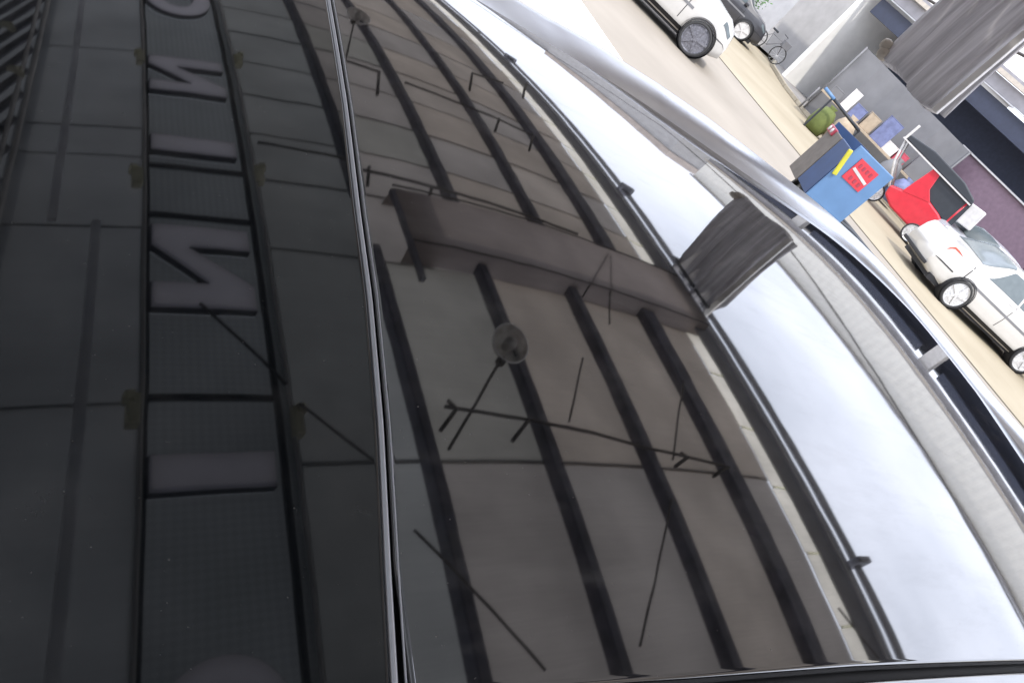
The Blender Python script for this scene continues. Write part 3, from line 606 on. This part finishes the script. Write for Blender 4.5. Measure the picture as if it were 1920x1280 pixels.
car('white sedan with orange tail light and pale wheels, side on across the road', SEDAN, 1.72, 'carwhite', (18.32, 7.05, 0), R(-30.9), tail='redlamp', glass='paleglass', wb=1.19)
car('white hatchback with dark grey wheels, cut off by the top edge of the picture', HATCH, 1.68, 'carwhite', (10.48, 12.98, 0), R(-45), hub='hubdark', wb=1.35)
car('silver car half hidden behind the white sedan', SEDAN, 1.75, 'carsilver', (21.2, 8.9, 0), R(-31), glass='navy2')
car('small black car with white wheels far up the road', HATCH, 1.65, 'carblack', (20.47, 21.87, 0), R(-45), hub='white', wb=1.2)

# blue cargo cart (local x runs along its length, origin at the near corner of the box)
tb = thing('cargo_cart', 'tall blue cargo cart with taupe canvas side and red notice beyond the roof rim', 'cart', (8.68, 5.76, 0), R(55.5))
bx = MB().box((.55, -.289, .50), (1.10, .58, .06)).build('box_floor', 'blue_shaded', tb)
MB().box((0, -.289, .86), (.03, .60, .86)).build('front_panel', 'blue', tb, bevel=.01)
MB().box((.30, .0, .82), (.55, .03, .72)).build('side_panel', 'blue_shaded', tb, bevel=.008)
MB().box((.30, -.58, .82), (.55, .03, .72)).build('side_panel', 'blue_shaded', tb, bevel=.008)
MB().box((.86, .004, .80), (.55, .035, .74)).build('canvas_side', 'taupe', tb, bevel=.01)
MB().box((.86, -.585, .80), (.55, .035, .74)).build('canvas_side', 'taupe', tb, bevel=.01)
MB().box((1.13, -.289, .85), (.03, .6, .8)).build('back_panel', 'blue_shaded', tb)
cl = MB().box((1.02, .025, 1.13), (.28, .05, .10)).build('lamp_cluster', 'maroon', tb, bevel=.01)
for x in (.95, 1.08): MB().lathe([(.001, .012), (.032, .008), (.036, 0)], (x, .052, 1.13), (0, 1, 0), 14).build('lamp', 'white', cl, smooth=True)
nb = MB().box((-.022, -.27, 1.05), (.012, .30, .30)).build('notice', 'red', tb)
MB().box((-.031, -.27, 1.04), (.005, .27, .035), Matrix.Rotation(R(10), 3, 'X')).build('notice_mark', 'white', nb)
for q in range(4): MB().box((-.031, -.18-.06*q, 1.13), (.005, .03, .05)).build('notice_mark', 'maroon', nb)
for q in range(3): MB().box((-.031, -.21-.07*q, .96), (.005, .035, .05)).build('notice_mark', 'maroon', nb)
MB().box((-.045, .02, 1.02), (.03, .06, .34), Matrix.Rotation(R(-16), 3, 'X')).build('reflector_strip', 'yellow', tb, bevel=.01)
for y_ in (-.08, -.50): wheel(.55, y_, .27, (0, 1 if y_ > 0 else -1, 0), tb, 'hub', .09)
MB().tube([(.3, -.58, .47), (.45, -1.0, .46), (.55, -1.6, .40)], .025, 8).build('drawbar', 'black', tb, smooth=True)
MB().tube([(.8, -.58, .47), (.65, -1.0, .46), (.55, -1.6, .40)], .025, 8).build('drawbar', 'black', tb, smooth=True)
MB().tube([(.55, -1.6, .40), (.55, -1.66, .0)], .025, 8).build('prop_leg', 'black', tb, smooth=True)

# red passenger tricycle with black canopy (local y points left as seen from the camera)
def away(a_, d_, z_=0): return (d_*math.cos(R(a_)), d_*math.sin(R(a_)), z_)
rt_ = thing('passenger_tricycle', 'red three wheeler with black canopy parked behind the white sedan', 'tricycle', away(27, 22.2), R(27))
tub = [(-.45, .82), (-.30, .45), (.05, .30), (.9, .30), (1.22, .42), (1.30, .66), (1.0, .78), (.7, 1.02), (.55, 1.05), (.0, .98)]
MB().prism(tub, -.55, .55, (0, 1, 0), (1, 0, 0), (0, 0, 1), (0, 0, 0)).build('tub', 'red', rt_, bevel=.05)
for x in (-.5, .5):
    MB().tube([(x, .62, .95), (x, .72, 1.3), (x, .86, 1.58)], .045, 8).build('pillar', 'red', rt_, smooth=True)
    MB().tube([(x, -.25, .85), (x, -.2, 1.58)], .03, 8).build('pillar', 'red', rt_, smooth=True)
    MB().tube([(x, 1.28, .6), (x, 1.7, 1.1), (x, 1.9, 1.6)], .03, 8).build('pillar', 'white', rt_, smooth=True)
MB().prism([(.35, 1.0), (1.0, .74), (.98, 1.0), (.93, 1.57), (.72, 1.58), (.6, 1.2)], -.56, -.50, (0, 1, 0), (1, 0, 0), (0, 0, 1), (0, 0, 0)).build('fairing', 'red', rt_, bevel=.015)
MB().prism([(.35, 1.0), (1.0, .74), (.98, 1.0), (.93, 1.57), (.72, 1.58), (.6, 1.2)], .50, .56, (0, 1, 0), (1, 0, 0), (0, 0, 1), (0, 0, 0)).build('fairing', 'red', rt_, bevel=.015)
for x in (-.50, .50): MB().prism([(-.40, .92), (.56, 1.06), (.72, 1.60), (-.30, 1.60)], x-.02, x+.02, (0, 1, 0), (1, 0, 0), (0, 0, 1), (0, 0, 0)).build('side_curtain', 'black', rt_)
cn = [(-.3, 1.60), (1.95, 1.60), (1.88, 1.74), (1.2, 1.86), (.2, 1.84), (-.25, 1.72)]
MB().prism(cn, -.6, .6, (0, 1, 0), (1, 0, 0), (0, 0, 1), (0, 0, 0)).build('canopy', 'black', rt_, bevel=.03)
for x in (-.61, .61): MB().box((x, .85, 1.585), (.03, 2.25, .035)).build('canopy_trim', 'white', rt_)
MB().box((-.58, 1.93, 1.80), (.08, .06, .40)).build('marker_post', 'white', rt_, bevel=.01)
MB().box((0, -.02, 1.22), (.9, .10, .62), Matrix.Rotation(R(10), 3, 'X')).build('seat_back', 'black', rt_, bevel=.03); MB().box((0, .25, .98), (.9, .5, .12)).build('seat', 'black', rt_, bevel=.03)
MB().box((-.1, -.50, 1.42), (.8, .42, .52), Matrix.Rotation(R(-8), 3, 'X')).build('cool_box', 'white', rt_, bevel=.03)
wheel(-.58, .05, .25, (-1, 0, 0), rt_, 'hub', .1); wheel(.58, .05, .25, (1, 0, 0), rt_, 'hub', .1); wheel(0, 1.45, .25, (-1, 0, 0), rt_, 'hub', .1)

# bicycle by the kerb and a potted shrub behind the black car
def bicycle(loc, rz, label):
    t = thing('bicycle', label, 'bicycle', loc, rz)
    for x in (-.5, .5):
        V = [(x+.31*math.cos(a), 0, .33+.31*math.sin(a)) for a in [2*math.pi*k/24 for k in range(25)]]
        wv = MB().tube(V, .022, 6, cap=False).build('wheel', 'tyre', t, smooth=True)
        for k in range(6): MB().tube([(x-.3*math.cos(k*math.pi/6), 0, .33-.3*math.sin(k*math.pi/6)), (x+.3*math.cos(k*math.pi/6), 0, .33+.3*math.sin(k*math.pi/6))], .003, 4).build('spoke', 'silver', wv)
    f_ = MB()
    for P in ([(-.5, 0, .33), (-.1, 0, .33), (-.2, 0, .82)], [(-.1, 0, .33), (.36, 0, .75), (-.18, 0, .75)], [(.5, 0, .33), (.36, 0, .75), (.33, 0, .95)], [(-.5, 0, .33), (-.18, 0, .75)]): f_.tube(P, .016, 6)
    f_.build('frame', 'crate_g', t, smooth=True); MB().box((-.2, 0, .88), (.24, .13, .07)).build('saddle', 'black', t, bevel=.02)
    MB().tube([(.25, -.28, .98), (.34, 0, .97), (.25, .28, .98)], .013, 6).build('handlebar', 'black', t, smooth=True); MB().box((.48, 0, .75), (.3, .3, .24)).build('basket', 'crate_g', t)
bicycle(away(42.6, 31.5, .11), R(-30), 'small grey bicycle standing on the far pavement past the black car')
def shrub(loc, r_, h_, label):
    t = thing('potted_shrub', label, 'plant', loc); MB().lathe([(.001, 0), (.22, 0), (.3, .42), (.26, .42), (.25, .36), (.001, .36)], (0, 0, 0), (0, 0, 1), 16).build('pot', 'pot', t)
    MB().tube([(0, 0, .3), (.03, 0, h_*.6), (0, .02, h_*.8)], [.035, .025, .012], 6).build('trunk', 'wood', t)
    b = MB(); rd = random.Random(int(h_*100))
    for k in range(900):
        v = Vector((rd.gauss(0, 1), rd.gauss(0, 1), rd.gauss(0, 1))).normalized()*r_*rd.uniform(.45, 1.05); c_ = v+Vector((0, 0, h_)); a = Vector((rd.uniform(-1, 1), rd.uniform(-1, 1), rd.uniform(-1, 1))).normalized(); q = a.orthogonal().normalized()
        b.add([c_-a*.07, c_+q*.03, c_+a*.07, c_-q*.03], [(0, 1, 2, 3)])
    o = b.build('crown', 'green', t); o['kind'] = 'stuff'
shrub(away(45.7, 33, .0), .75, 1.55, 'round green shrub in a grey pot behind the black car')

# stall with goods on the far pavement
st = thing('market_stall', 'stall table with tall grey back sheet on the far pavement', 'stall', away(33, 26.5, .11), R(33))
for y_ in (-2.0, 2.4):
    for x, h_ in ((-.4, .78), (.8, 2.42)): MB().tube([(x, y_, 0), (x, y_, h_)], .03, 8).build('post', 'crate_g', st, smooth=True)
MB().add([(.82, -2.0, .0)]+[(.82+.06*math.sin(k*1.7), -2.0+4.4*k/12, z_) for z_ in (0, 2.4) for k in range(13)], [(1+k, 2+k, 15+k, 14+k) for k in range(12)]).build('back_sheet', 'crate_g', st)
MB().box((0, .2, .78), (1.1, 4.2, .06)).build('table', 'crate_k', st)
goods = [(-2.0, 'crate_g', 'grey', .5, .55), (-1.35, 'crate_g', 'darker grey', .55, .75), (-.75, 'crate_r', 'dull red', .35, .34), (-.35, 'crate_w', 'off white', .4, .3), (.1, 'crate_b', 'slate blue', .5, .8), (.62, 'crate_k', 'brown', .4, .5), (1.08, 'crate_b', 'second slate blue', .4, .4), (1.5, 'crate_w', 'tall off white', .3, .62), (1.95, 'crate_g', 'small grey', .35, .3)]
for k, (y_, mt, cn_, w_, h_) in enumerate(goods):
    p = Matrix.Rotation(R(33), 3, 'Z') @ Vector((-.1+.1*(k % 2), y_, 0)); lo = Vector(away(33, 26.5, .11))+p+Vector((0, 0, .81))
    t = thing('goods_box', f'{cn_} box on the market stall table', 'box', lo, R(33+4*(k % 3)), 'boxes on the stall')
    MB().box((0, 0, h_/2), (.4, w_, h_)).build('carton', mt, t, bevel=.012); MB().box((0, 0, h_+.008), (.41, w_*1.02, .015)).build('lid', mt, t)
for k, (a_, d_, z_, mt, lb) in enumerate(((36.6, 24.5, 0, 'olive', 'olive green sack slumped on the kerb in front of the stall'), (35.2, 24.6, .11, 'crate_k', 'brown sack in front of the stall'), (31.2, 24.8, .11, 'crate_g', 'grey sack in front of the stall'), (29.8, 24.9, .11, 'crate_b', 'blue grey sack in front of the stall'))):
    t = MB().lathe([(.001, 0), (.3, .02), (.36, .25), (.33, .6), (.2, .82), (.1, .86), (.14, .95), (.001, .95)], (0, 0, 0), (0, 0, 1), 18).build('sack', mt, smooth=True)
    t.location = away(a_, d_, z_); t.scale = (1, .85, .9+.1*(k % 3)); tag(t, lb, 'sack')
pl_ = thing('leaning_pole', 'dark pole with a pale blue top leaning in front of the stall', 'pole', away(36.2, 24, .0), R(36))
MB().tube([(0, -.75, .9), (.05, .35, 1.0)], .045, 8).build('shaft', 'black', pl_, smooth=True); MB().tube([(.05, .35, 1.0), (.06, .75, 1.04)], .05, 8).build('top', 'blue', pl_, smooth=True)
MB().tube([(0, -.75, 0), (0, -.75, .92)], .03, 8).build('stand', 'black', pl_); MB().tube([(.05, .4, 0), (.05, .4, 1.0)], .03, 8).build('stand', 'black', pl_)
